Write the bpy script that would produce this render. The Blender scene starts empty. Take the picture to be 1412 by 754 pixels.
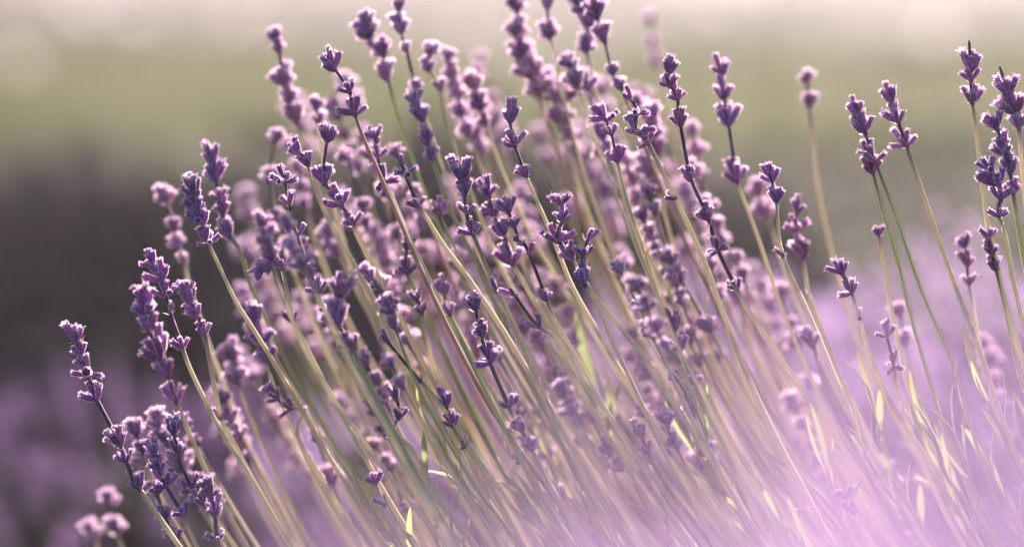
import bpy, math, random
from mathutils import Vector, Matrix, Quaternion
R = math.radians
rng = random.Random(11)
scene = bpy.context.scene
COL = scene.collection

# ---------------------------------------------------------------- camera
PITCH = R(7.7)
CAMZ = 0.68
FOCUS = 1.30
C0 = Vector((0.0, -1.30, CAMZ))
FWD = Vector((0, math.cos(PITCH), -math.sin(PITCH)))
UP = Vector((0, math.sin(PITCH), math.cos(PITCH)))
RT = Vector((1, 0, 0))
FPX = 100.0 / 36.0 * 1412.0
cam = bpy.data.cameras.new('camera')
cam.lens = 100; cam.sensor_width = 36; cam.sensor_fit = 'HORIZONTAL'
cam.clip_start = 0.02; cam.clip_end = 2000
cam.dof.use_dof = True; cam.dof.focus_distance = FOCUS; cam.dof.aperture_fstop = 2.8
cam_o = bpy.data.objects.new('camera', cam); COL.objects.link(cam_o)
cam_o.location = C0; cam_o.rotation_euler = (R(90) - PITCH, 0, 0)
scene.camera = cam_o

# ---------------------------------------------------------------- light
SUN_EL, SUN_AZ = R(22), R(9)        # behind the plants, a little to the right
w = bpy.data.worlds.new('World'); scene.world = w; w.use_nodes = True
nt = w.node_tree; nt.nodes.clear()
sky = nt.nodes.new('ShaderNodeTexSky'); sky.sky_type = 'NISHITA'; sky.sun_disc = False
sky.sun_elevation = SUN_EL; sky.sun_rotation = SUN_AZ; sky.dust_density = 4.0; sky.ozone_density = 0.3
bg = nt.nodes.new('ShaderNodeBackground'); bg.inputs['Strength'].default_value = 0.065
wo = nt.nodes.new('ShaderNodeOutputWorld')
nt.links.new(sky.outputs[0], bg.inputs[0]); nt.links.new(bg.outputs[0], wo.inputs[0])
sd = bpy.data.lights.new('sun', 'SUN'); sd.energy = 5.0; sd.angle = R(0.53); sd.color = (1.0, 0.87, 0.83)
so = bpy.data.objects.new('sun', sd); COL.objects.link(so)
sdir = Vector((math.sin(SUN_AZ) * math.cos(SUN_EL), math.cos(SUN_AZ) * math.cos(SUN_EL), math.sin(SUN_EL)))
so.rotation_euler = sdir.to_track_quat('Z', 'Y').to_euler(); so.location = sdir * 20
scene.view_settings.view_transform = 'Standard'; scene.view_settings.look = 'None'
scene.view_settings.exposure = 2.5; scene.view_settings.gamma = 1.0
scene.render.engine = 'CYCLES'
cy = scene.cycles
cy.use_denoising = True; cy.denoiser = 'OPENIMAGEDENOISE'
cy.use_adaptive_sampling = True; cy.adaptive_threshold = 0.004; cy.volume_bounces = 0
cy.max_bounces = 6; cy.diffuse_bounces = 3; cy.transmission_bounces = 4; cy.glossy_bounces = 2
cy.sample_clamp_indirect = 6.0; cy.caustics_reflective = False; cy.caustics_refractive = False

def at(x, y, d):
    """photo pixel + distance behind the focus plane -> world point"""
    return C0 + (FWD + RT * ((x - 706.0) / FPX) - UP * ((y - 377.0) / FPX)) * (FOCUS + d)

# ---------------------------------------------------------------- materials
def nodes(name):
    m = bpy.data.materials.new(name); m.use_nodes = True
    t = m.node_tree; t.nodes.clear()
    return m, t, t.nodes, t.links

def plant_mat(name, ramp, trans=0.3, rough=0.7, sheen=0.0, sheen_tint=(1, .85, .95), noise=900.0, attr=None,
              objrand=0.5, bump=0.0, tcol=None, spec=0.25, ocol=False):
    m, t, n, l = nodes(name)
    out = n.new('ShaderNodeOutputMaterial')
    tc = n.new('ShaderNodeTexCoord')
    nz = n.new('ShaderNodeTexNoise'); nz.inputs['Scale'].default_value = noise; nz.inputs['Detail'].default_value = 3
    l.new(tc.outputs['Object'], nz.inputs['Vector'])
    oi = n.new('ShaderNodeObjectInfo')
    mx = n.new('ShaderNodeMix'); mx.data_type = 'FLOAT'; mx.inputs[0].default_value = objrand
    l.new(nz.outputs['Fac'], mx.inputs[2]); l.new(oi.outputs['Random'], mx.inputs[3])
    cr = n.new('ShaderNodeValToRGB')
    e = cr.color_ramp.elements
    while len(e) < len(ramp): e.new(0.5)
    for k, (p, c) in enumerate(ramp):
        e[k].position = p; e[k].color = (*c, 1)
    l.new(mx.outputs[0], cr.inputs[0])
    col = cr.outputs[0]
    if attr:
        at_ = n.new('ShaderNodeAttribute'); at_.attribute_name = attr
        mm = n.new('ShaderNodeMix'); mm.data_type = 'RGBA'; mm.blend_type = 'MULTIPLY'; mm.inputs[0].default_value = 1
        l.new(col, mm.inputs[6]); l.new(at_.outputs['Color'], mm.inputs[7]); col = mm.outputs[2]
    if ocol:
        mm = n.new('ShaderNodeMix'); mm.data_type = 'RGBA'; mm.blend_type = 'MULTIPLY'; mm.inputs[0].default_value = 1
        l.new(col, mm.inputs[6]); l.new(oi.outputs['Color'], mm.inputs[7]); col = mm.outputs[2]
    p = n.new('ShaderNodeBsdfPrincipled')
    p.inputs['Roughness'].default_value = rough
    p.inputs['Specular IOR Level'].default_value = spec
    p.inputs['Sheen Weight'].default_value = sheen
    p.inputs['Sheen Roughness'].default_value = 0.35
    p.inputs['Sheen Tint'].default_value = (*sheen_tint, 1)
    l.new(col, p.inputs['Base Color'])
    if bump:
        b = n.new('ShaderNodeBump'); b.inputs['Strength'].default_value = bump; b.inputs['Distance'].default_value = 0.0003
        l.new(nz.outputs['Fac'], b.inputs['Height']); l.new(b.outputs[0], p.inputs['Normal'])
    sh = p.outputs[0]
    if trans:
        tr = n.new('ShaderNodeBsdfTranslucent')
        if tcol: tr.inputs[0].default_value = (*tcol, 1)
        else: l.new(col, tr.inputs[0])
        ms = n.new('ShaderNodeMixShader'); ms.inputs[0].default_value = trans
        l.new(sh, ms.inputs[1]); l.new(tr.outputs[0], ms.inputs[2]); sh = ms.outputs[0]
    l.new(sh, out.inputs[0])
    return m

M_BUD = plant_mat('lavender_calyx', [(0.15, (.045, .018, .11)), (0.5, (.10, .042, .20)), (0.75, (.20, .085, .29)), (0.95, (.25, .13, .19))],
                  trans=.28, rough=.75, sheen=1.0, noise=1400, objrand=.55, bump=.4, tcol=(.55, .20, .52), ocol=True)
M_FUZZ = plant_mat('calyx_hair', [(0.2, (.80, .56, .76)), (0.8, (.90, .72, .82))], trans=.5, rough=.6, noise=500)
M_PETAL = plant_mat('dried_petal', [(0.2, (.30, .19, .34)), (0.8, (.46, .31, .42))], trans=.45, rough=.7, sheen=.5, noise=1200)
M_BRACT = plant_mat('papery_bract', [(0.2, (.20, .11, .15)), (0.8, (.36, .24, .24))], trans=.4, rough=.7, noise=1200)
M_STALK = plant_mat('lavender_stalk', [(0.25, (.80, .80, .80)), (0.8, (1.0, 1.0, 1.0))], trans=.4, rough=.55, sheen=.8,
                    noise=260, attr='tint', objrand=.3, bump=.3, spec=.4)
M_LEAF = plant_mat('lavender_leaf', [(0.2, (.17, .20, .08)), (0.6, (.25, .27, .11)), (0.9, (.30, .28, .11))], trans=.45,
                   rough=.65, sheen=.4, noise=220, objrand=.6, bump=.2)
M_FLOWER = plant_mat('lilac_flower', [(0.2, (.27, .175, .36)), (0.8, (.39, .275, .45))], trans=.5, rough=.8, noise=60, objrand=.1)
M_FOLIAGE = plant_mat('grey_green_foliage', [(0.2, (.035, .036, .032)), (0.8, (.07, .072, .058))], trans=.25, rough=.7, noise=30, objrand=.1)
M_DARK = plant_mat('dark_evergreen', [(0.2, (.026, .024, .027)), (0.8, (.048, .045, .046))], trans=.1, rough=.9, noise=20, objrand=.1, spec=.0)
M_DARK_COVER = plant_mat('dark_cover', [(0.3, (.013, .018, .007)), (0.7, (.030, .031, .012))], trans=.3, rough=.8, noise=1.3, objrand=0, spec=.05)  # deepening tone in front of the lawn, put into the blade colour
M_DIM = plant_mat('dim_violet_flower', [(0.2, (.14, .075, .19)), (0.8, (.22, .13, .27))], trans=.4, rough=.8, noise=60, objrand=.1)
M_GRASS = plant_mat('lawn_grass', [(0.35, (.027, .042, .003)), (0.65, (.062, .064, .010))], trans=.45, rough=.8, spec=.05, noise=1.1, objrand=0)

def ground_mat(name, c1, c2, c3, s1, s2, bump=.6, rough=.95):
    m, t, n, l = nodes(name)
    out = n.new('ShaderNodeOutputMaterial'); tc = n.new('ShaderNodeTexCoord')
    a = n.new('ShaderNodeTexNoise'); a.inputs['Scale'].default_value = s1; a.inputs['Detail'].default_value = 6
    b = n.new('ShaderNodeTexVoronoi'); b.inputs['Scale'].default_value = s2
    l.new(tc.outputs['Object'], a.inputs['Vector']); l.new(tc.outputs['Object'], b.inputs['Vector'])
    cr = n.new('ShaderNodeValToRGB'); e = cr.color_ramp.elements
    e[0].position = .3; e[0].color = (*c1, 1); e[1].position = .7; e[1].color = (*c2, 1)
    l.new(a.outputs['Fac'], cr.inputs[0])
    mx = n.new('ShaderNodeMix'); mx.data_type = 'RGBA'; mx.inputs[7].default_value = (*c3, 1)
    mp = n.new('ShaderNodeMapRange'); mp.inputs[1].default_value = .0; mp.inputs[2].default_value = .6
    mp.inputs[3].default_value = .6; mp.inputs[4].default_value = 0
    l.new(b.outputs['Distance'], mp.inputs[0]); l.new(mp.outputs[0], mx.inputs[0]); l.new(cr.outputs[0], mx.inputs[6])
    p = n.new('ShaderNodeBsdfPrincipled'); p.inputs['Roughness'].default_value = rough
    p.inputs['Specular IOR Level'].default_value = .03
    l.new(mx.outputs[2], p.inputs['Base Color'])
    bp = n.new('ShaderNodeBump'); bp.inputs['Strength'].default_value = bump; bp.inputs['Distance'].default_value = .02
    l.new(b.outputs['Distance'], bp.inputs['Height']); l.new(bp.outputs[0], p.inputs['Normal'])
    l.new(p.outputs[0], out.inputs[0])
    return m
M_SOIL = ground_mat('dark_soil', (.022, .018, .022), (.05, .04, .048), (.075, .06, .065), 3, 30)
M_TURF = ground_mat('turf', (.022, .030, .005), (.052, .046, .016), (.034, .038, .009), .7, 40)
M_DARK_GROUND = ground_mat('dark_ground', (.012, .015, .006), (.028, .026, .012), (.02, .022, .009), .8, 40)  # darker ground tone for the added strip before the lawn
M_LANE = ground_mat('gravel', (.010, .007, .006), (.030, .022, .018), (.022, .017, .014), .45, 45)
M_FIELD = ground_mat('far_field', (.03, .025, .03), (.06, .05, .055), (.05, .04, .045), .4, 6)
M_STONE = ground_mat('pale_limestone', (.72, .68, .68), (.82, .78, .76), (.66, .62, .62), 6, 20)

# ---------------------------------------------------------------- mesh helpers
class MB:
    def __init__(s): s.v = []; s.f = []; s.m = []; s.c = []; s.usec = False
    def add(s, verts, faces, mi=0, col=None):
        o = len(s.v); s.v += [tuple(p) for p in verts]
        s.f += [tuple(i + o for i in f) for f in faces]; s.m += [mi] * len(faces)
        if col is not None: s.usec = True; s.c += col
        elif s.usec: s.c += [(1, 1, 1)] * len(verts)
    def mesh(s, name, mats, smooth=True):
        me = bpy.data.meshes.new(name); me.from_pydata(s.v, [], s.f)
        for m in mats: me.materials.append(m)
        me.polygons.foreach_set('material_index', s.m)
        me.polygons.foreach_set('use_smooth', [smooth] * len(s.f))
        if s.usec:
            a = me.color_attributes.new('tint', 'FLOAT_COLOR', 'POINT')
            a.data.foreach_set('color', [q for c in s.c for q in (*c, 1.0)])
        me.update(); return me

def link(name, data, parent=None, mw=None):
    o = bpy.data.objects.new(name, data); COL.objects.link(o)
    if parent: o.parent = parent
    if mw is not None: o.matrix_local = mw
    return o
def tag(o, label=None, cat=None, group=None, kind=None):
    if label: o['label'] = label
    if cat: o['category'] = cat
    if group: o['group'] = group
    if kind: o['kind'] = kind
    return o

def frame(t):
    t = t.normalized(); a = Vector((0, 0, 1)) if abs(t.z) < .95 else Vector((0, 1, 0))
    u = a.cross(t).normalized(); return u, t.cross(u)
def orient(p, axis, roll=0.0, s=1.0):
    q = axis.normalized().to_track_quat('Z', 'Y') @ Quaternion((0, 0, 1), roll)
    return Matrix.Translation(p) @ q.to_matrix().to_4x4() @ Matrix.Diagonal((s, s, s, 1))

# ---- one calyx, along +Z, metres
def bud_geo(mb, M, r, L=.0062, W=.00128, seg=10, hairs=70, opened=0.4, petals=0, hl=.00075, mi=(0, 1, 2)):
    prof = [(0, .35), (.12, .62), (.35, .95), (.6, 1.05), (.82, .98), (1.0, .9)]
    bend = Vector((r.uniform(-1, 1), r.uniform(-1, 1), 0)) * .0008
    vs = []; fs = []
    for k, (z, rr) in enumerate(prof):
        for i in range(seg):
            a = 2 * math.pi * i / seg
            rad = W * rr * (1 + (.13 if i % 2 == 0 else -.10) * (1 if k else 0))
            zz = z * L
            if k == 5:
                rad *= 1 + opened * .5
                zz += (.0006 if i % 2 == 0 else -.0005) * (.5 + opened) + r.uniform(-.0002, .0002)
            p = Vector((rad * math.cos(a), rad * math.sin(a), zz)) + bend * z * z
            vs.append(M @ p)
    for k in range(5):
        for i in range(seg):
            j = (i + 1) % seg
            fs.append((k * seg + i, k * seg + j, (k + 1) * seg + j, (k + 1) * seg + i))
    vs.append(M @ (Vector((0, 0, L * (.72 if opened > .3 else .98))) + bend)); c = len(vs) - 1
    for i in range(seg): fs.append((5 * seg + i, 5 * seg + (i + 1) % seg, c))
    mb.add(vs, fs, mi[0])
    hv = []; hf = []
    for h in range(hairs):
        a = r.uniform(0, 2 * math.pi); z = r.random() ** .7
        if h % 4 == 0: z = r.uniform(.9, 1.03)
        rr = W * (.62 + .45 * math.sin(min(z, .75) / .75 * 1.57)) * (1 + (opened * .4 if z > .9 else 0))
        rad = Vector((math.cos(a), math.sin(a), 0)); tg = Vector((-math.sin(a), math.cos(a), 0))
        p = rad * rr * .97 + Vector((0, 0, z * L)) + bend * z * z
        d = (rad * r.uniform(.5, 1.1) + Vector((0, 0, r.uniform(.3, 1.1))) + tg * r.uniform(-.4, .4)).normalized()
        wv = (tg * r.uniform(.5, 1) + Vector((0, 0, r.uniform(-.6, .6)))).normalized() * .00014
        o = len(hv)
        hv += [M @ (p - wv), M @ (p + wv), M @ (p + d * hl * r.uniform(.5, 1.2))]; hf.append((o, o + 1, o + 2))
    if hairs: mb.add(hv, hf, mi[1])
    for q in range(petals):                       # dried corolla: crumpled flaring lobes
        a = 2 * math.pi * (q + r.uniform(-.3, .3)) / petals
        rad = Vector((math.cos(a), math.sin(a), 0)); tg = Vector((-math.sin(a), math.cos(a), 0))
        b = Vector((0, 0, L * .85)) + bend + rad * W * .6; up = Vector((0, 0, 1))
        out_ = r.uniform(.3, 1.0); wd = r.uniform(.0005, .0009)
        rows = []
        for k in range(4):
            s = k / 3
            cpt = b + up * (.0030 * s * (1 - .25 * s * out_)) + rad * (.0022 * out_ * s * s) + tg * r.uniform(-.0002, .0002)
            ww = wd * (.6, 1.0, 1.15, .6)[k]
            cup = rad * (-.0003 * (1 if k else 0))
            rows.append([M @ (cpt - tg * ww), M @ (cpt + cup), M @ (cpt + tg * ww)])
        pv = [p for rw in rows for p in rw]
        pf = [(k * 3 + i, k * 3 + i + 1, k * 3 + 4 + i, k * 3 + 3 + i) for k in range(3) for i in range(2)]
        mb.add(pv, pf, mi[2])

I4 = Matrix.Identity(4)
BUDS = []
for k in range(9):
    r = random.Random(100 + k); mb = MB()
    kind = k % 3
    bud_geo(mb, I4, r, L=(.0074, .0068, .0064)[kind] * r.uniform(.92, 1.1), W=(.0012, .0014, .0012)[kind],
            opened=(.1, .6, .45)[kind], petals=(0, 0, 4)[kind], hairs=260, hl=.00062)
    BUDS.append(mb.mesh('bud', [M_BUD, M_FUZZ, M_PETAL]))

def node_geo(mb, r, n_bract, mi):
    """swollen node with papery bracts under the buds"""
    prof = [(-.0014, .0007), (-.0004, .0012), (.0006, .0012), (.0020, .0006)]
    vs = []; fs = []
    for z, rr in prof:
        for i in range(8):
            a = i * math.pi / 4; vs.append(Vector((rr * math.cos(a), rr * math.sin(a), z)))
    for k in range(3):
        for i in range(8): fs.append((k * 8 + i, k * 8 + (i + 1) % 8, k * 8 + 8 + (i + 1) % 8, k * 8 + 8 + i))
    mb.add(vs, fs, mi[0])
    for q in range(n_bract):
        a = 2 * math.pi * (q + r.uniform(-.25, .25)) / n_bract
        rad = Vector((math.cos(a), math.sin(a), 0)); tg = Vector((-math.sin(a), math.cos(a), 0)); up = Vector((0, 0, 1))
        ln = r.uniform(.0028, .0046); droop = r.uniform(-.3, .6)
        rows = []
        for k in range(4):
            s = k / 3
            cpt = rad * (.0010 + ln * .8 * s) + up * (-.0008 + ln * (.75 * s - droop * s * s))
            ww = .0011 * (.5, 1, .7, .08)[k]
            rows.append([cpt - tg * ww, cpt - rad * .0002 - up * .0002, cpt + tg * ww])
        pv = [p for rw in rows for p in rw]
        pf = [(k * 3 + i, k * 3 + i + 1, k * 3 + 4 + i, k * 3 + 3 + i) for k in range(3) for i in range(2)]
        mb.add(pv, pf, mi[1])
NODES = []
for k in range(5):
    mb = MB(); node_geo(mb, random.Random(200 + k), 2 + k % 3, (0, 1)); NODES.append(mb.mesh('whorl', [M_BUD, M_BRACT]))

def bud_layout(r, n, top=False):
    lo, hi = r.choice(((30, 58), (30, 58), (14, 40), (38, 76), (22, 48))) if r.random() < .93 else (62, 115)
    """transforms of n buds of one whorl whose axis is +Z"""
    res = []; ph = r.uniform(0, 6.28)
    low = n if n <= 5 else max(4, int(n * .62))
    for i in range(n):
        if i < low:
            az = ph + 2 * math.pi * (i + r.uniform(-.28, .28)) / low
            tilt = R(r.uniform(lo, hi)) if not top else R(r.uniform(lo * .7, hi * .8)); z = r.uniform(-.0004, .0008)
        else:
            az = ph + 2 * math.pi * (i - low + .5 + r.uniform(-.3, .3)) / max(1, n - low)
            tilt = R(r.uniform(4, 26)); z = r.uniform(.0012, .0030)
        rad = Vector((math.cos(az), math.sin(az), 0))
        ax = rad * math.sin(tilt) + Vector((0, 0, math.cos(tilt)))
        res.append((rad * .0007 + Vector((0, 0, z)), ax, r.uniform(0, 6.28), r.uniform(.72, 1.15)))
    return res
# whole-whorl meshes for stems too soft to show single buds
WHORLS = []
for k in range(10):
    r = random.Random(300 + k); mb = MB()
    node_geo(mb, r, 3, (0, 3))
    n = 3 if k >= 8 else r.randint(7, 9)
    for p, ax, ro, s in bud_layout(r, n):
        bud_geo(mb, orient(p, ax, ro, s), r, L=.0061, W=.0013, seg=8, hairs=210, opened=r.choice((.1, .5, .6)),
                petals=r.choice((0, 0, 4)), hl=.0014)
    WHORLS.append(mb.mesh('whorl', [M_BUD, M_FUZZ, M_PETAL, M_BRACT]))

# ---- smooth path through points (Catmull-Rom)
def smooth(pts, n=5):
    out = []
    for i in range(len(pts) - 1):
        p0 = pts[max(0, i - 1)]; p1 = pts[i]; p2 = pts[i + 1]; p3 = pts[min(len(pts) - 1, i + 2)]
        for k in range(n):
            t = k / n; t2 = t * t; t3 = t2 * t
            out.append((p1 * 2 + (p2 - p0) * t + (p0 * 2 - p1 * 5 + p2 * 4 - p3) * t2 + (p1 * 3 - p0 - p2 * 3 + p3) * t3) * .5)
    out.append(pts[-1]); return out

PURPLE, STRAW, OLIVE = Vector((.085, .042, .085)), Vector((.80, .70, .50)), Vector((.62, .57, .36))
def stalk_mesh(path, r_top, r_bot, split, r):
    """four-ridged stalk; purple between the flowers, straw coloured below"""
    mb = MB(); vs = []; fs = []; cs = []
    n = len(path); mixk = r.random(); ph = r.uniform(0, 1.5); twist = r.uniform(-1.5, 1.5)
    low = STRAW.lerp(OLIVE, mixk); q_ = r.random()
    if q_ < .08: low = Vector((.46, .31, .24))
    elif q_ < .18: low = Vector((.42, .46, .22))
    for i, p in enumerate(path):
        t = path[min(i + 1, n - 1)] - path[max(i - 1, 0)]
        u, v = frame(t); s = i / (n - 1)
        rad = r_top + (r_bot - r_top) * min(1, s * 2.2)
        if i == 0: rad *= .5
        k = min(1, max(0, (i - split + 2.5) / 5))
        for j in range(8):
            a = ph + twist * s + j * math.pi / 4
            rr = rad * (1.18 if j % 2 == 0 else .86)
            vs.append(p + u * (rr * math.cos(a)) + v * (rr * math.sin(a)))
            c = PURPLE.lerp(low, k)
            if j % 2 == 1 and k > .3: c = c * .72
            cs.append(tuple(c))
        if i:
            o = (i - 1) * 8
            for j in range(8): fs.append((o + j, o + (j + 1) % 8, o + 8 + (j + 1) % 8, o + 8 + j))
    vs.append(path[0]); cs.append(tuple(PURPLE)); tip = len(vs) - 1
    for j in range(8): fs.append((j, (j + 1) % 8, tip))
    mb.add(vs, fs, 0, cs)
    return mb.mesh('stalk', [M_STALK])

def slope(x, y):
    """how far the stems lean: pixels to the right per pixel down"""
    b = .30 + .42 * min(1, max(0, y / 754))
    return b * (1.0 if x < 1150 else max(.72, 1 - (x - 1150) / 900))

PXM = FOCUS / FPX
n_stems = 0
def lavender(whorls, path, d, label, group, r, fine, thick=1.0, dd=None, tipext=6, hue=None):
    """whorls: [(x, y, width)] in photo pixels from the tip down, path: further stem pixels below them"""
    global n_stems; n_stems += 1
    pix = [Vector((x, y, 0)) for x, y, _ in whorls]
    allp = pix + [Vector((x, y, 0)) for x, y in path]
    # run the stem on, out of the frame, down to the plant's base
    x, y = allp[-1].x, allp[-1].y
    if len(allp) > 1:
        q = allp[-2]; s0 = (x - q.x) / max(12, y - q.y)
    else: s0 = slope(x, y)
    s0 = min(1.0, max(.1, s0))
    k = 0; way = r.uniform(.78, 1.2)
    while y < 1500:
        st = 60 if y < 800 else 120
        k += 1; f = min(1, k / 4)
        s = s0 * (1 - f) + (slope(x, y) * way * r.uniform(.93, 1.07)) * f
        if y > 760: s *= max(.25, 1 - (y - 760) / 800)
        x += s * st; y += st
        allp.append(Vector((x + r.uniform(-1.2, 1.2), y, 0)))
    if dd is None: dd = r.uniform(-.02, .03)
    y0 = allp[0].y
    dep = lambda yy: d + dd * (yy - y0) / 700.0
    P = [at(p.x, p.y, dep(p.y)) for p in allp]
    for k in range(len(P)):
        if P[k].z < .04: P = P[:k + 1]; break
    d01 = (P[0] - P[1]).normalized()
    P = [P[0] + d01 * (tipext * PXM * .5)] + P
    NS = 5
    path3 = smooth(P, NS)
    nw = len(whorls)
    root = bpy.data.objects.new('lavender', None); COL.objects.link(root)
    base = path3[-1]; root.location = base; root.empty_display_size = .02
    tag(root, label, 'lavender', group)
    big = [i for i, q in enumerate(whorls) if q[2] >= 17]
    spl = (max(big) + 1 if big else nw) * NS + 2
    me = stalk_mesh([p - base for p in path3], .00062 * thick, .00108 * thick, spl, r)
    link('stalk', me, root)
    tone = r.choice(((1, 1, 1), (1, 1, 1), (.78, .88, 1.2), (1.3, 1.1, .95), (1.5, 1.35, 1.3), (1.2, 1.25, 1.1)))
    for i, (wx, wy, wd) in enumerate(whorls):
        tn = (*[c * r.uniform(.85, 1.2) for c in tone], 1)
        a = path3[max(0, (i + 1) * NS - 1)]; b = path3[(i + 1) * NS + 1]
        ax = (a - b).normalized(); scl = (FOCUS + d) / FOCUS
        if wd >= 17:
            s = wd / 32.5 * scl * r.uniform(.95, 1.08)
            n = max(4, min(9, int(round(6.6 * (wd / 33.0) ** .5 + r.uniform(-.8, 1.2)))))
            s = max(.78, min(1.35, s))
        else:
            s = .85 * scl; n = 1 if wd < 13 else 2
        p = P[i + 1] - base - ax * (.0026 * s)
        if fine:
            wo_ = link('whorl', r.choice(NODES), root, orient(p, ax, r.uniform(0, 6.28), s)); wo_.color = tn
            for q, bx, ro, bs in bud_layout(r, n, i == 0):
                link('bud', BUDS[r.choice((0, 1, 2, 3, 4, 5, 6, 7, 8, 0, 1, 3, 4))], wo_, orient(q, bx, ro, bs)).color = tn
        else:
            me = WHORLS[r.randint(8, 9)] if n < 3 else WHORLS[r.randint(0, 7)]
            link('whorl', me, root, orient(p, ax, r.uniform(0, 6.28), s)).color = tn
    return root

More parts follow.
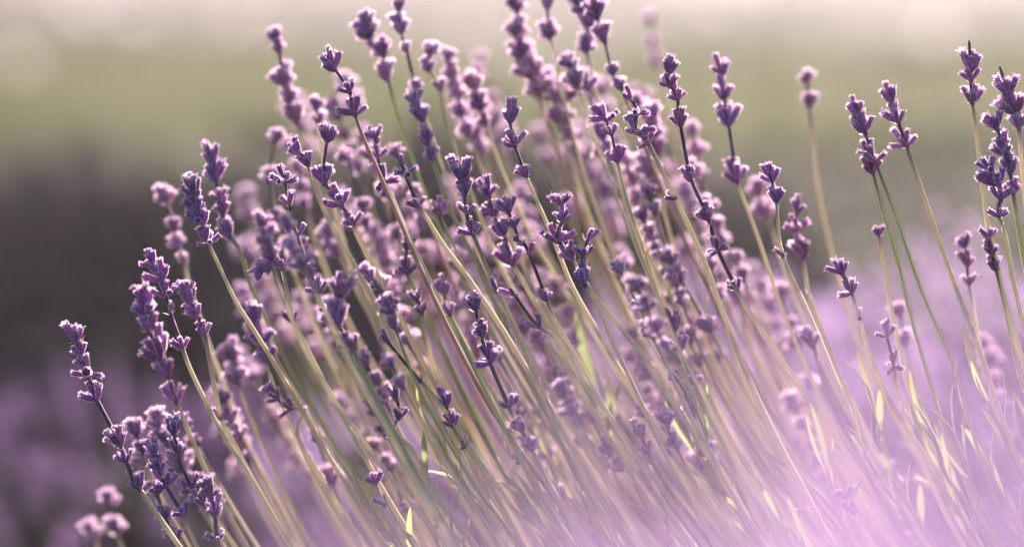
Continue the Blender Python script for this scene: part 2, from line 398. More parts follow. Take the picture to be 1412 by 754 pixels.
# ---------------------------------------------------------------- lavender stems traced from the photo
# (whorls tip -> down as x, y, width), stem points below, distance behind focus, label
SHARP = [
 ([(105,462,34),(109,484,26),(120,508,34),(130,543,30),(162,605,34),(173,632,26),(189,668,32)], [(204,690),(235,735)], .0,
  'lone lavender stem leaning out furthest from the clump, seven spaced whorls against dark ground'),
 ([(208,360,28),(221,380,32),(228,402,28),(233,425,14),(250,475,22)], [(262,508),(283,552),(308,600),(340,648),(375,708)], -.005,
  'lavender stem with tight dark crown, one single bud below it and long bare purple stalk'),
 ([(256,393,26),(262,412,30),(268,430,32),(281,456,27),(303,570,11)], [(316,598),(338,640)], .004,
  'lavender stem with four packed dark whorls and a lone tiny bud far down its stalk'),
 ([(265,262,36),(269,282,34),(276,302,34),(285,330,27)], [(300,362),(325,415),(347,450)], .002,
  'dark lavender stem with upright finger-like buds beside a paler pink stem with flared tip'),
 ([(240,588,32),(243,621,28),(261,664,14),(278,690,26)], [(296,730)], .005,
  'short lavender stem with two dark fanned whorls and one rimmed bud below'),
 ([(212,622,28),(218,643,27),(226,665,30),(249,704,20)], [(266,742)], .0,
  'short lavender stem with three close whorls just inside the lone leaning stem'),
 ([(289,678,32),(296,702,28),(299,738,22)], [(306,760)], -.004,
  'short lavender stem low down with dark ragged whorls in front of pale straw stalks'),
 ([(392,244,30),(398,276,13),(408,318,15),(428,376,20),(437,397,30),(446,424,16)], [(462,460)], -.004,
  'thin purple lavender stem with drooping withered tip and sparse bud pairs below'),
 ([(409,206,26),(422,222,26)], [(432,256),(457,310),(485,358),(520,420),(545,470)], .003,
  'lavender stem with ragged tip bent sideways on a thick shiny straw-yellow stalk'),
 ([(452,188,30),(446,245,34),(466,276,36),(485,305,22)], [(493,325),(515,368),(548,430)], .012,
  'lavender stem hung with a chain of dark shrivelled drooping flowers'),
 ([(452,72,12),(458,90,30),(480,122,25),(487,150,34)], [(501,190),(518,228),(545,290),(580,370)], .0,
  'tall lavender stem with narrow dark head, one trumpet bud at its tip'),
 ([(551,219,12),(556,233,22),(575,279,18)], [(590,303),(612,338),(630,362),(652,392),(692,452)], -.002,
  'slim lavender stem with small dark blue buds and one pair below, turning straw lower down'),
 ([(637,240,44),(640,262,32),(643,288,18),(650,317,27),(683,396,15)], [(668,362),(690,412),(716,470)], -.004,
  'lavender stem with broad dark hand-like crown of buds over two smaller whorls'),
 ([(702,160,34),(708,195,30),(724,237,20)], [(731,256),(760,322),(788,392),(820,450)], .0,
  'lavender stem with two neat dark crowns over a pale half-open whorl and straw stalk'),
 ([(698,286,30),(707,306,22),(716,330,9),(727,344,16),(752,408,17)], [(765,440),(795,492)], .004,
  'lavender stem with one dark crown and scattered single buds beside pink blurred whorls'),
 ([(772,276,26),(776,300,28),(768,326,30),(786,350,30)], [(800,376),(815,402),(833,444),(850,482)], -.003,
  'lavender stem with loose open dark buds, crowded against a shorter finger-tipped stem'),
 ([(812,326,13),(805,348,24),(804,384,36)], [(818,405),(840,432),(875,475),(898,508)], -.01,
  'dark lavender stem with a fan-shaped lowest whorl and one finger bud on top'),
 ([(655,420,32),(663,457,30),(673,493,30),(700,556,22)], [(712,580)], -.003,
  'lavender stem with three evenly spaced cup-shaped whorls and pink frosted teeth'),
 ([(613,552,28),(622,580,28),(636,611,16)], [(650,640),(668,672)], .0,
  'lavender stem among the stalks with two lilac cups above a small pointed bud'),
 ([(928,448,30),(935,476,27),(957,526,27)], [(985,585),(1010,640)], .002,
  'pale lavender stem with two joined pink-rimmed whorls and a ball-like whorl below'),
 ([(882,594,30),(891,618,25)], [(908,650),(940,705)], .0,
  'pale purple lavender stem with one spiky tapering head low among straw stalks'),
 ([(923,95,28),(921,114,22),(933,132,23),(937,166,29),(952,244,28),(975,297,27),(988,340,26),(1013,393,27)],
  [(1031,427),(1058,466),(1086,507),(1122,555),(1165,619),(1220,706)], -.002,
  'longest lavender stem, eight whorls strung along its length and a thick two-toned stalk'),
 ([(868,132,16),(878,152,24),(876,176,30),(891,192,27),(928,268,15)], [(905,222),(950,312),(975,370),(997,432)], .0,
  'lavender stem with star-like open buds in front of very dark soft whorls'),
 ([(832,158,30),(842,180,20),(850,217,26)], [(855,238),(866,282),(887,342),(912,420)], .012,
  'lavender stem with tufted crown, pale gap and one cup whorl on thin purple stalk'),
 ([(1063,243,28),(1070,271,27),(1078,346,12)], [(1083,325),(1110,420),(1132,472),(1160,540)], .006,
  'lavender stem with two dark stacked crowns and a single bud clinging to its stalk'),
 ([(1160,372,28),(1172,400,24),(1184,433,9)], [(1200,490),(1230,558),(1290,648)], .0,
  'lavender stem with knuckled buds bent over pale lilac ground, tiny bud tight to its stalk'),
 ([(1163,680,22),(1175,700,15)], [(1190,735)], .0,
  'tiny lavender stem with white-edged buds next to a yellow leaf near the foliage'),
 ([(1338,88,34),(1339,104,30),(1340,134,30)], [(1347,190),(1353,240),(1363,315),(1378,380)], .006,
  'tall lavender stem, dark whisker at its tip, two stacked whorls, thin purple stalk'),
 ([(1388,122,34),(1396,146,40),(1404,172,28)], [(1408,215),(1414,280),(1426,360)], .012,
  'lavender stem with broad crowded head and curled whisker beside the tall whisker-tipped stem'),
 ([(1373,172,32),(1384,205,34),(1391,230,32),(1396,262,24)], [(1402,300),(1410,350),(1425,420)], .006,
  'lavender stem with four pink-rimmed cup whorls stepping down below the broad crowded head'),
 ([(1361,232,28),(1372,248,36),(1380,268,30),(1377,292,22)], [(1386,325),(1400,400),(1420,480)], .0,
  'lavender stem with splayed pink buds massed where several heads meet'),
 ([(1363,323,18),(1367,345,22),(1372,366,22)], [(1385,420),(1402,500)], .006,
  'small lilac lavender stem with three tight buds above each other and three straw stalks beneath'),
 ([(357,371,24),(371,360,30),(387,364,26),(403,436,16)], [(389,385),(412,455),(435,502),(460,550)], .002,
  'lavender stem with collapsed flower head nodding sideways and a pair of buds under it'),
 ([(545,545,26),(551,570,26),(540,598,16)], [(562,612),(585,650)], -.006,
  'ragged violet lavender stem with two furry whorls deep among leaning stalks'),
 ([(1222,458,22),(1232,500,20)], [(1240,545),(1262,610)], .02,
  'small washed-out lavender stem with white-edged claw buds before lilac haze'),
 ([(706,402,12),(738,446,13)], [(770,470),(800,520),(838,570)], -.012,
  'nearly bare olive lavender stem with only two scale-like buds'),
 ([(530,466,14),(575,520,10)], [(600,548),(650,620),(700,690)], -.004,
  'nearly bare shiny straw lavender stem with a single pale bud sticking out'),
 ([(516,660,22),(528,690,16)], [(545,725)], .0,
  'tiny lavender stem with hooked white-tipped calyx teeth low between straw stalks'),
]
# the path of a few stems was noted out of order: sort by height
MID = [   # slightly soft stems, buds still readable
 ([(195,403,28),(200,425,36),(204,448,38),(217,484,44),(229,511,34),(240,546,38)], [(254,580),(280,640),(312,702)], .035,
  'soft plump lavender stem with six fat stacked whorls on pale straw stalk'),
 ([(293,220,34),(297,240,34),(301,268,22),(307,290,26),(313,318,38)], [(332,348),(346,395),(372,450)], .045,
  'soft pink-rimmed lavender stem with flared tip, beside the finger-budded dark stem'),
 ([(350,440,36),(357,465,36),(365,491,28)], [(380,540),(412,610)], .04,
  'soft lavender stem with three round pink-edged whorls above two merging straw stalks'),
 ([(572,136,20),(580,158,30),(588,190,28),(594,214,18)], [(602,236),(622,290),(650,350)], .045,
  'soft lavender stem with pale-rimmed double whorl high on a straw stalk'),
 ([(515,184,26),(520,210,26),(528,244,31)], [(541,272),(562,322),(600,400),(645,480)], .03,
  'soft pink lavender stem whose whorls merge to a cone on shiny yellow stalk'),
 ([(672,264,30),(680,290,30),(693,317,34),(703,356,36)], [(720,386),(752,445)], .03,
  'soft pinkish lavender stem with four puffy whorls between sharper dark crowns'),
 ([(612,400,27),(618,428,16)], [(632,460),(660,520)], -.04,
  'soft dark lavender stem with one goblet whorl in front of the stalks'),
 ([(575,410,20),(580,428,18)], [(590,470),(600,520)], .025,
  'soft lilac lavender stem with slender pale bud cluster among crossing stalks'),
 ([(918,580,28),(931,612,20)], [(950,650)], -.04,
  'soft lilac lavender stem with torch-shaped head beside the spiky tapering one'),
 ([(470,400,38),(464,440,40),(482,472,30)], [(500,510),(530,570)], -.045,
  'soft broad lavender stem with fuzzy lilac whorls in front of the nodding heads'),
 ([(562,340,26),(560,371,28)], [(572,400),(600,460)], .035,
  'soft lavender stem with two puffy pink whorls beside a shiny yellow stalk'),
 ([(605,290,26)], [(620,325),(650,390),(690,460)], .04, 'soft lavender stem bearing one lone pink whorl on straw stalk'),
 ([(994,96,30),(997,126,34),(1003,162,36),(1015,241,36)], [(1024,270),(1046,330),(1076,420),(1105,490)], .055,
  'soft lavender stem with three thick crowns against green and one whorl around its straw stalk'),
 ([(1100,287,26),(1098,312,30),(1106,346,36)], [(1114,400),(1135,460)], .055,
  'soft lavender stem with stacked pale-rimmed buds beside two thick straw stalks'),
 ([(1211,319,19)], [(1218,360),(1232,440),(1260,560),(1300,650)], .03,
  'soft lavender stem with one teardrop bud on tall straw stalk before lilac ground'),
 ([(1330,336,24),(1333,360,27),(1336,386,20)], [(1343,430),(1352,482)], .055,
  'soft lavender stem with three cups on hair-thin purple stalk before lilac ground'),
 ([(1120,470,32)], [(1135,520),(1165,590)], -.055, 'soft dark violet lavender stem with one spreading claw-shaped whorl in front'),
 ([(378,545,26),(395,561,22),(420,566,12)], [(410,600),(450,670)], .035,
  'soft lavender stem with small pink whorl and side bud between merging straw stalks'),
 ([(1181,152,30),(1190,176,32),(1204,215,30)], [(1236,302),(1270,400),(1312,500),(1342,600)], .015,
  'lavender stem with three whorls on thick dark purple stalk above the teardrop bud'),
 ([(1195,206,26),(1202,232,28)], [(1220,302),(1240,370),(1262,460),(1302,590)], .02,
  'lavender stem with two close whorls on straw stalk, shorter than its purple-stalked neighbour'),
 ([(1228,135,28),(1236,160,34),(1248,195,30)], [(1276,276),(1312,380),(1350,480),(1376,560)], .02,
  'lavender stem with three spaced whorls on long pale straw stalk before pale ground'),
]
BLUR = [
 ([(378,50,28),(384,66,22),(391,110,36),(398,135,30),(406,160,34)], [(418,200)], .09),
 ([(380,190,26),(372,245,30),(380,300,26)], [(395,345)], .10),
 ([(437,145,18),(438,162,16)], [(442,200),(455,260)], .08),
 ([(507,26,22),(506,44,36),(525,70,34),(533,102,34)], [(545,150),(562,200)], .07),
 ([(550,8,18),(552,36,30),(560,68,20),(574,124,22)], [(590,170)], .07),
 ([(594,72,26),(590,92,26),(606,118,16)], [(614,165),(640,240)], .075),
 ([(713,8,30),(712,42,38),(716,72,38),(726,98,36),(740,124,36)], [(752,160),(780,240)], .10),
 ([(755,8,26),(757,45,30)], [(766,75),(776,130),(800,220)], .09),
 ([(802,8,40),(812,34,36),(808,64,28)], [(820,120),(840,200)], .09),
 ([(820,16,36),(832,50,32),(844,98,22),(855,118,20)], [(868,150)], .06),
 ([(735,92,36),(762,128,34),(768,160,30)], [(785,215),(810,290)], .10),
 ([(786,130,30),(775,160,26)], [(790,230),(812,300)], .12),
 ([(897,30,24),(900,62,22),(905,85,24)], [(918,140)], .33),
 ([(897,158,34),(901,182,32),(892,232,38),(905,254,34)], [(918,300),(940,380)], .09),
 ([(228,272,32),(240,312,18),(244,336,22),(253,358,18)], [(260,392),(275,440)], .10),
 ([(152,690,28),(160,728,34)], [(175,770)], .14),
 ([(128,734,32)], [(140,770)], .16),
 ([(188,598,26),(196,632,24)], [(210,670)], .08),
 ([(318,488,36),(326,518,40)], [(340,560),(365,620)], .09),
 ([(640,150,26),(652,180,34),(662,205,28)], [(680,260)], .15),
 ([(955,180,28),(960,210,30),(965,240,26)], [(985,310)], .14),
 ([(1045,262,30),(1056,290,34)], [(1075,350),(1100,420)], .14),
 ([(520,330,34),(528,360,36),(535,392,34)], [(555,440)], .14),
 ([(1112,110,26),(1116,140,28)], [(1122,210),(1130,270),(1152,370)], .12),
 ([(1240,430,30),(1248,470,28)], [(1262,530)], .12),
 ([(980,365,26),(990,410,24)], [(1005,460)], .09),
]
for n_, (ws, path, d, lab) in enumerate(SHARP):
    path = [p for p in path if p[1] > ws[-1][1] + 4]
    lavender(ws, path, d, lab, 'sharp lavender stems of the clump', random.Random(1000 + n_), True, tipext=64 if 'whisker at' in lab or 'curled whisker' in lab else 6)
for n_, (ws, path, d, lab) in enumerate(MID):
    lavender(ws, path, d, lab, 'slightly soft lavender stems of the clump', random.Random(2000 + n_), True)
ENV = [(230, 420), (300, 260), (380, 110), (500, 60), (700, 40), (850, 60), (950, 150), (1050, 250), (1130, 330), (1250, 380), (1330, 250), (1412, 180)]
def env(x):
    for (a, ya), (b, yb) in zip(ENV, ENV[1:]):
        if a <= x <= b: return ya + (yb - ya) * (x - a) / (b - a)
    return 400
NUM = ['no', 'one', 'two', 'three', 'four', 'five', 'six']
def blab(ws, d, dd=0):
    soft = 'very blurred' if d > .18 else 'blurred'
    gap = max([b[1] - a[1] for a, b in zip(ws, ws[1:])] or [0])
    how = '' if len(ws) == 1 else ('close ' if gap < 34 else 'gapped ')
    low = ws[0][1] > env(max(231, min(1411, ws[0][0]))) + 190
    if d < 0: where = 'in front of the straw stalks'
    elif ws[0][0] > 1130: where = 'before the lilac ground'
    elif low: where = 'sunk among the straw stalks'
    elif ws[0][1] < 130: where = 'tall above the clump against pale ground'
    else: where = 'behind the sharp dark heads'
    return '%s pink-lilac lavender stem with %s %swhorl%s %s' % (soft, NUM[len(ws)], how, '' if len(ws) == 1 else 's', where)
BG = 'blurred lavender stems behind'
for n_, (ws, path, d) in enumerate(BLUR):
    lavender(ws, path, d, blab(ws, d), BG, random.Random(3000 + n_), False)

# more stems of the same clump further back, within the clump's outline
r = random.Random(77)
for k in range(66):
    u = r.random()
    x = r.uniform(330, 900) if u < .68 else (r.uniform(880, 1120) if u < .86 else r.uniform(240, 1412))
    y = env(x) + 30 + 330 * r.random() ** 1.3
    d = r.uniform(.07, .30) if r.random() < .96 else r.uniform(-.09, -.05)
    ws = []; xx, yy = x, y
    for j in range(r.randint(2, 5)):
        ws.append((xx, yy, r.uniform(21, 35)))
        st = r.uniform(22, 30) if r.random() < .75 else r.uniform(40, 70)
        xx += st * slope(xx, yy) * r.uniform(.4, 1.2); yy += st
    lavender(ws, [], d, blab(ws, d), BG, r, False, thick=.8, dd=r.uniform(-.05, .08))

r = random.Random(78)
for k in range(50):
    x = r.uniform(290, 980); y = max(env(x) + 180, r.uniform(340, 660)); d = r.uniform(.04, .20) if k % 10 else r.uniform(-.08, -.03)
    ws = []; xx, yy = x, y
    for j in range(r.randint(1, 4)):
        ws.append((xx, yy, r.uniform(18, 32)))
        st = r.uniform(20, 34) if r.random() < .7 else r.uniform(40, 60)
        xx += st * slope(xx, yy) * r.uniform(.5, 1.2); yy += st
    lavender(ws, [], d, blab(ws, d), BG, r, False, thick=.8, dd=r.uniform(-.04, .04))

r = random.Random(79)
for k in range(11):
    x = 195 + 13 * k + r.uniform(-12, 12); y = r.uniform(540, 690); d = r.uniform(.03, .13)
    ws = []; xx, yy = x, y
    for j in range(r.randint(2, 4)):
        ws.append((xx, yy, r.uniform(22, 32))); st = r.uniform(22, 32); xx += st * slope(xx, yy) * r.uniform(.5, 1.1); yy += st
    lavender(ws, [], d, blab(ws, d).replace('sunk among the straw stalks', 'low beside the lone leaning stem'), BG, r, False, thick=.8)

# ---------------------------------------------------------------- leaves and leafy shoots at the foot of the clump
def leaf_mesh(r, ln, wd, curl):
    mb = MB(); vs = []; fs = []; K = 7
    for k in range(K + 1):
        s = k / K
        ww = wd * (math.sin(math.pi * (s * .86 + .10)) ** .6) * (1 if s < .97 else .5)
        y = ln * s; z = curl * ln * s * s
        vs += [Vector((-ww, y, z - ww * .35)), Vector((-ww * .5, y, z + ww * .05)), Vector((0, y, z - ww * .12)), Vector((ww * .5, y, z + ww * .05)), Vector((ww, y, z - ww * .35))]
        if k:
            o = (k - 1) * 5
            for i in range(4): fs.append((o + i, o + i + 1, o + 6 + i, o + 5 + i))
    mb.add(vs, fs); return mb.mesh('leaf', [M_LEAF])
LEAVES = [leaf_mesh(random.Random(400 + k), .026 + .006 * (k % 3), .0016 + .0004 * (k % 2), (-.25, .1, .3)[k % 3]) for k in range(6)]
LG = 'leafy shoots at the foot of the clump'
def shoot(x, y, d, n, r, label, lean=None, ls=1.0, ln=110):
    p1 = at(x, y, d); s = slope(x, y) if lean is None else lean
    pts = [at(x, y, d), at(x + s * ln * .5, y + ln * .5, d), at(x + s * ln, y + ln, d)]
    e = pts[-1].copy(); g = e + Vector((.11, 0, -.2)); pts += [e + (g - e) * .5, g]
    path = smooth(pts, 5); base = path[-1]
    root = bpy.data.objects.new('leafy_shoot', None); COL.objects.link(root); root.location = base; root.empty_display_size = .02
    tag(root, label, 'leafy shoot', LG)
    mb = MB(); vs = []; fs = []; cs = []
    for i, p in enumerate(path):
        t = path[min(i + 1, len(path) - 1)] - path[max(i - 1, 0)]; u, v = frame(t)
        for j in range(6):
            a = j * math.pi / 3; rr = .0006 + .0007 * i / len(path)
            vs.append(p - base + u * rr * math.cos(a) + v * rr * math.sin(a)); cs.append((.34, .33, .16))
        if i:
            o = (i - 1) * 6
            for j in range(6): fs.append((o + j, o + (j + 1) % 6, o + 6 + (j + 1) % 6, o + 6 + j))
    mb.add(vs, fs, 0, cs); link('stalk', mb.mesh('stalk', [M_STALK]), root)
    for k in range(n):
        f = (k / max(1, n)) ** 1.0 * 11; i = int(f)
        p = path[min(i, len(path) - 2)]; t = (path[max(i - 1, 0)] - path[i + 1]).normalized()
        u, v = frame(t); az = (k % 2) * math.pi + (k // 2) * 1.57 + r.uniform(-.4, .4)
        til = R(r.uniform(8, 34)); dr = t * math.cos(til) + (u * math.cos(az) + v * math.sin(az)) * math.sin(til)
        q = dr.to_track_quat('Y', 'Z') @ Quaternion((0, 1, 0), r.uniform(-.7, .7))
        sc = ls * .82 * r.uniform(.7, 1.2)
        link('leaf', r.choice(LEAVES), root, Matrix.Translation(p - base) @ q.to_matrix().to_4x4() @ Matrix.Diagonal((sc, sc, sc, 1)))
    return root
r = random.Random(5)
shoot(1362, 552, .0, 5, r, 'yellow-green leafy shoot with curled leaf tip where two straw stalks meet', lean=.45)
shoot(1312, 590, .006, 4, r, 'yellow-green leafy shoot with hooked top leaf beside a thick two-toned stalk', lean=.4)
shoot(1140, 648, .0, 6, r, 'leafy shoot with broad pale yellow leaves around the tiny white-edged flower head', lean=.35)
shoot(1196, 534, .03, 3, r, 'leafy shoot topped by one long arching olive leaf over lilac ground', lean=.3, ls=1.3)
shoot(588, 662, -.004, 2, r, 'single bright yellow-green leaf standing upright among straw stalks', lean=.25, ls=.85)
shoot(622, 712, .0, 3, r, 'pale yellow leaf shoot just below the single bright leaf', lean=.1, ls=.9)
shoot(822, 560, .07, 5, r, 'broad blurred lime-yellow leaf shoot behind crossing stalks', lean=.3, ls=1.7)
shoot(950, 540, -.01, 3, r, 'thin leaf shoot with two narrow leaves under the ball-like whorl', lean=.4)
for k in range(30):
    x = 760 + 680 * r.random() ** .7 if k > 6 else r.uniform(480, 760)
    y = r.uniform(600, 770) - max(0, (x - 1200)) * .18
    shoot(x, y, r.uniform(-.04, .10), r.randint(4, 8), r, 'pale yellow-green leafy shoot in the low foliage between stems', ls=r.uniform(.8, 1.15))

# ---------------------------------------------------------------- lavender bushes out of focus, behind and in front
def spikes_geo(mb, spots, r, wsize=1.0, nw=(3, 6), buds=7):
    for p, ax in spots:
        ax = ax.normalized(); u, v = frame(ax)
        L = r.uniform(.10, .16); rad = .0008
        b = p - ax * L
        vs = [b + u * rad, b + v * rad, b - u * rad, b - v * rad, p + u * rad, p + v * rad, p - u * rad, p - v * rad]
        mb.add(vs, [(0, 1, 5, 4), (1, 2, 6, 5), (2, 3, 7, 6), (3, 0, 4, 7)], 1)
        z = 0
        for j in range(r.randint(*nw)):
            c = p - ax * z; z += r.uniform(.007, .011) * wsize
            for q in range(buds):
                az = 6.283 * q / buds + r.uniform(-.4, .4); til = R(r.uniform(15, 65))
                dr = ax * math.cos(til) + (u * math.cos(az) + v * math.sin(az)) * math.sin(til)
                uu, vv = frame(dr); l_ = .0072 * wsize * r.uniform(.8, 1.25); w_ = .0019 * wsize
                m_ = c + dr * l_ * .55; e_ = c + dr * l_; k_ = uu if q % 2 else vv
                mb.add([c, m_ + k_ * w_, e_, m_ - k_ * w_], [(0, 1, 2, 3)], 0)
def bush(cx, cy, rx, h, n, seed, label, dens=900, fm=None):
    r = random.Random(seed)
    root = bpy.data.objects.new('lavender_bush', None); COL.objects.link(root); root.location = (cx, cy, 0)
    tag(root, label, 'lavender bush', 'lavender bushes behind the clump')
    mb = MB(); hf = h * .62
    for k in range(dens):
        a = r.uniform(0, 6.283); ph = math.acos(r.random() ** .8)
        rr = r.uniform(.55, 1) ** .5
        p = Vector((rx * rr * math.sin(ph) * math.cos(a), rx * rr * math.sin(ph) * math.sin(a), hf * rr * math.cos(ph)))
        d = (Vector((p.x, p.y, p.z + rx * .6)).normalized() + Vector((r.gauss(0, .4), r.gauss(0, .4), r.gauss(0, .3)))).normalized()
        u, v = frame(d); l_ = r.uniform(.03, .05); w_ = .0025
        mb.add([p, p + d * l_ * .5 + u * w_, p + d * l_, p + d * l_ * .5 - u * w_], [(0, 1, 2, 3)])
    f = link('foliage', mb.mesh('foliage', [M_FOLIAGE]), root); f['kind'] = 'stuff'
    mb = MB(); spots = []
    for k in range(n):
        a = r.uniform(0, 6.283); rr = math.sqrt(r.random())
        x, y = rx * 1.15 * rr * math.cos(a), rx * 1.15 * rr * math.sin(a)
        z = h * (1 - .40 * rr * rr) * r.uniform(.80, 1.05)
        spots.append((Vector((x, y, z)), Vector((x * .8 - .12, y * .8, .6))))
    spikes_geo(mb, spots, r)
    f = link('flowers', mb.mesh('flowers', [fm or M_FLOWER, M_FOLIAGE]), root); f['kind'] = 'stuff'
    return root
bush(.52, .85, .36, .47, 330, 1, 'tall blurred lilac lavender bush in sun filling the ground behind the bare straw stalks')
bush(.13, 1.0, .30, .36, 220, 2, 'lower blurred lilac lavender bush between the tall lilac bush and dark ground')
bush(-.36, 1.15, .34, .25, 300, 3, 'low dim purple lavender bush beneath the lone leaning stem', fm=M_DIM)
bush(1.15, 1.4, .40, .46, 260, 4, 'blurred lilac lavender bush beyond the tall lilac bush')

def shrub(cx, cy, rx, h, seed, label, n=4200):
    r = random.Random(seed)
    root = bpy.data.objects.new('low_shrub', None); COL.objects.link(root); root.location = (cx, cy, 0)
    tag(root, label, 'shrub', 'low dark shrubs behind the lavender')
    mb = MB()
    for k in range(n):
        a = r.uniform(0, 6.283); ph = math.acos(r.random()); rr = (r.uniform(.4, 1) ** .5 + abs(r.gauss(0, .13))) * (1 + .10 * math.sin(3 * a + seed))
        p = Vector((rx * rr * math.sin(ph) * math.cos(a), rx * rr * math.sin(ph) * math.sin(a), h * rr * math.cos(ph)))
        d = (Vector((p.x, p.y, p.z + .1)).normalized() + Vector((r.gauss(0, .5), r.gauss(0, .5), r.gauss(0, .5)))).normalized()
        u, v = frame(d); l_ = r.uniform(.035, .06); w_ = l_ * .28
        mb.add([p, p + d * l_ * .5 + u * w_, p + d * l_, p + d * l_ * .5 - u * w_], [(0, 1, 2, 3)])
    f = link('foliage', mb.mesh('foliage', [M_DARK]), root); f['kind'] = 'stuff'
    mb = MB()
    for k in range(7):
        a = k * .9; e = Vector((rx * .5 * math.cos(a), rx * .5 * math.sin(a), h * .75)); w_ = .004
        mb.add([(-w_, 0, -.01), (w_, 0, -.01), (0, w_, -.01), e], [(0, 1, 3), (1, 2, 3), (2, 0, 3)])
    link('branches', mb.mesh('branches', [M_DARK]), root)
SL = 'dark green low shrub in shade, far out of focus behind the lavender'
for k in range(6):
    x = -2.0 + .4 * k; y = 2.0 + .25 * (k % 2); rx = .44; h = .27 + .015 * ((k * 7) % 3) - .02 * (x > .3)
    shrub(x, y, rx, h, 40 + k, SL)

for k in range(7):
    shrub(-1.25 + .38 * k, 1.5 + .12 * (k % 2), .34, .17, 70 + k, SL.replace('low shrub', 'ankle-high shrub'), 2600)

# flower heads right in front of the lens, too soft to count
r = random.Random(9); mb = MB(); spots = []
for k in range(44):
    D = r.uniform(.26, .46)
    for _ in range(60):
        x = r.uniform(200, 1600); y = r.uniform(400, 1000)
        g = ((x - 300) / 1100) * .8 + ((y - 500) / 300) * .5 - .42
        if r.random() < min(1, max(0, g)): break
    spots.append((at(x, y, D - FOCUS), Vector((-.3 + r.gauss(0, .15), r.gauss(0, .15), .9))))
spikes_geo(mb, spots, r, nw=(3, 5))
o = link('foreground_lavender', mb.mesh('foreground_lavender', [M_FLOWER, M_STALK]))
tag(o, 'hazy lilac lavender flowers right in front, blurred to a veil', 'lavender', None, 'stuff')
o.data.materials[1] = M_FOLIAGE

# ---------------------------------------------------------------- ground
def sheet(name, mat, x0, x1, y0, y1, z, nx=1, ny=1, amp=0, seed=0):
    r = random.Random(seed); mb = MB(); vs = []; fs = []
    for j in range(ny + 1):
        for i in range(nx + 1):
            vs.append((x0 + (x1 - x0) * i / nx, y0 + (y1 - y0) * j / ny, z + (r.uniform(-amp, amp) if 0 < i < nx and 0 < j < ny else 0)))
    for j in range(ny):
        for i in range(nx):
            o = j * (nx + 1) + i; fs.append((o, o + 1, o + nx + 2, o + nx + 1))
    mb.add(vs, fs); ob = link(name, mb.mesh(name, [mat])); ob['kind'] = 'structure'; return ob
sheet('field', M_FIELD, -300, 300, -100, 600, -.03)
sheet('soil', M_SOIL, -8, 8, -4, 3.2, -.004, 60, 40, .012, 1)
sheet('dark_ground', M_DARK_GROUND, -12, 12, 3.2, 6.2, -.004)  # darker sheet added: the fade from shrubs to lawn is put into its colour
sheet('lawn', M_TURF, -12, 12, 6.2, 10.4, -.004)
sheet('lane', M_LANE, -30, 30, 10.4, 19.5, -.008)
r = random.Random(21); mb = MB()
for k in range(16000):
    y = 5.9 + 4.5 * r.random(); x = r.uniform(-1.6, 1.6) * (y + 1.3) / 4
    h = r.uniform(.05, .11); a = r.uniform(0, 6.28); wv = Vector((math.cos(a), math.sin(a), 0)) * .004
    b = Vector((x, y, -.01)); tip = b + Vector((r.gauss(0, .03), r.gauss(0, .03), h))
    mb.add([b - wv, b + wv, tip], [(0, 1, 2)])
mc = MB()  # added dark blades carrying the tonal fade towards the shrubs in their colour
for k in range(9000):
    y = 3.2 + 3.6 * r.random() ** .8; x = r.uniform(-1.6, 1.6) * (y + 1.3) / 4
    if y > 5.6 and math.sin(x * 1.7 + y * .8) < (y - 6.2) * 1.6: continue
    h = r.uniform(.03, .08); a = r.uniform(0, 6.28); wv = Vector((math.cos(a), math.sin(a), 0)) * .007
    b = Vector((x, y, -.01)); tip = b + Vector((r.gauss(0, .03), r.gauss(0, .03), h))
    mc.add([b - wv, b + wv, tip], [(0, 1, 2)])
tag(link('dark_cover', mc.mesh('dark_cover', [M_DARK_COVER])), 'dark green strip added as a tonal fade from the low shrubs to the lawn', 'dark_cover', None, 'stuff')
for k in range(7000):                       # the lawn frays out into the lane
    y = 10.2 + 5.5 * r.random() ** 2; x = r.uniform(-1.6, 1.6) * (y + 1.3) / 4
    if math.sin(x * 2.1 + y) + math.sin(x * 4.7 - y * 1.3) < r.uniform(-1.5, 1.2): continue
    h = r.uniform(.05, .13); a = r.uniform(0, 6.28); wv = Vector((math.cos(a), math.sin(a), 0)) * .006
    b = Vector((x, y, -.01)); tip = b + Vector((r.gauss(0, .03), r.gauss(0, .03), h))
    mb.add([b - wv, b + wv, tip], [(0, 1, 2)])
o = link('grass', mb.mesh('grass', [M_GRASS])); tag(o, 'olive green lawn grass, far out of focus', 'grass', None, 'stuff')

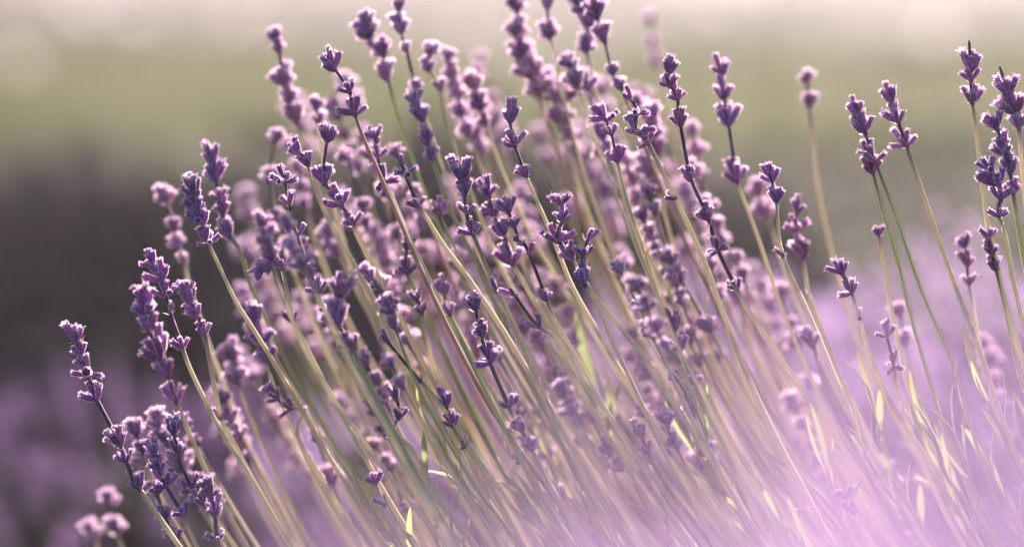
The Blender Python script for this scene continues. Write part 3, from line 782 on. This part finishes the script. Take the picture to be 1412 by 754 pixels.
# translucent white clumps added by the lane: stand-ins for bright glints, lens-blurred to discs
M_WHITE = plant_mat('light_disc_white', [(0.2, (.78, .70, .74)), (0.8, (.85, .80, .80))], trans=.5, rough=.7, noise=30, objrand=.1)
def light_disc(x, y, s, seed):
    r = random.Random(seed)
    root = bpy.data.objects.new('light_disc_clump', None); COL.objects.link(root); root.location = (x, y, -.01)
    tag(root, 'white clump added on the far lane as a bright glint, blurred to a pale disc', 'flowers', 'light disc stand-ins on the lane')
    mb = MB(); ms = MB()
    for k in range(26):
        p = Vector((r.gauss(0, s * .4), r.gauss(0, s * .4), s * r.uniform(.7, 1.7))); up = Vector((p.x, p.y, s)).normalized()
        u, v = frame(up)
        for q in range(8):
            a = q * .785; dr = (u * math.cos(a) + v * math.sin(a) + up * .5).normalized(); tg = (v * math.cos(a) - u * math.sin(a)) * s * .06
            mb.add([p, p + dr * s * .14 + tg, p + dr * s * .22, p + dr * s * .14 - tg], [(0, 1, 2, 3)])
        b = Vector((p.x * .3, p.y * .3, 0)); w_ = .004
        ms.add([b - u * w_, b + u * w_, b + v * w_, p], [(0, 1, 3), (1, 2, 3), (2, 0, 3)])
    f = link('petals', mb.mesh('petals', [M_WHITE]), root); f['kind'] = 'stuff'
    f = link('stalks', ms.mesh('stalks', [M_FOLIAGE]), root); f['kind'] = 'stuff'
def gpt(x, y):
    v = FWD + RT * ((x - 706.0) / FPX) - UP * ((y - 377.0) / FPX); return C0 + v * (-C0.z / v.z)
for k, (px, py, s) in enumerate([(112, 40, .10), (186, 50, .08), (1050, 14, .13), (330, 50, .07), (1290, 80, .08), (25, 110, .06), (985, 30, .08), (650, 60, .08)]):
    g = gpt(px, py); light_disc(g.x, g.y, s, 60 + k)
# clipped hedge at the end of the lane
r = random.Random(31); mb = MB()
for k in range(9000):
    p = Vector((r.uniform(-9, 9), 20.2 + r.uniform(-.5, .5), 1.3 * r.random() ** .8)); d = Vector((r.gauss(0, 1), r.gauss(0, 1), r.gauss(0.3, 1))).normalized()
    u, v = frame(d); l_ = .09; w_ = .035
    mb.add([p, p + d * l_ * .5 + u * w_, p + d * l_, p + d * l_ * .5 - u * w_], [(0, 1, 2, 3)])
root = bpy.data.objects.new('hedge', None); COL.objects.link(root); root.location = (0, 20.2, 0)
tag(root, 'low dark hedge closing off the far end of the gravel lane', 'hedge')
f = link('foliage', mb.mesh('foliage', [M_FOLIAGE]), root, Matrix.Translation((0, -20.2, 0))); f['kind'] = 'stuff'

# ---------------------------------------------------------------- lilac haze volume added to lift the blacks, in place of lens flare
hm = bpy.data.materials.new('haze'); hm.use_nodes = True; ht = hm.node_tree; ht.nodes.clear()
ho = ht.nodes.new('ShaderNodeOutputMaterial'); hv = ht.nodes.new('ShaderNodeVolumePrincipled')
hv.inputs['Color'].default_value = (.86, .78, .92, 1); hv.inputs['Density'].default_value = .0027; hv.inputs['Anisotropy'].default_value = .35
ht.links.new(hv.outputs[0], ho.inputs['Volume'])
mb = MB(); X, Y0, Y1, Z0, Z1 = 320, -120, 640, -1.03, 1.75
mb.add([(-X, Y0, Z0), (X, Y0, Z0), (X, Y1, Z0), (-X, Y1, Z0), (-X, Y0, Z1), (X, Y0, Z1), (X, Y1, Z1), (-X, Y1, Z1)],
       [(0, 3, 2, 1), (4, 5, 6, 7), (0, 1, 5, 4), (1, 2, 6, 5), (2, 3, 7, 6), (3, 0, 4, 7)])
tag(link('haze', mb.mesh('haze', [hm], False)), 'thin lilac haze added to brighten and tint the shadows like lens flare', 'haze', None, 'stuff')
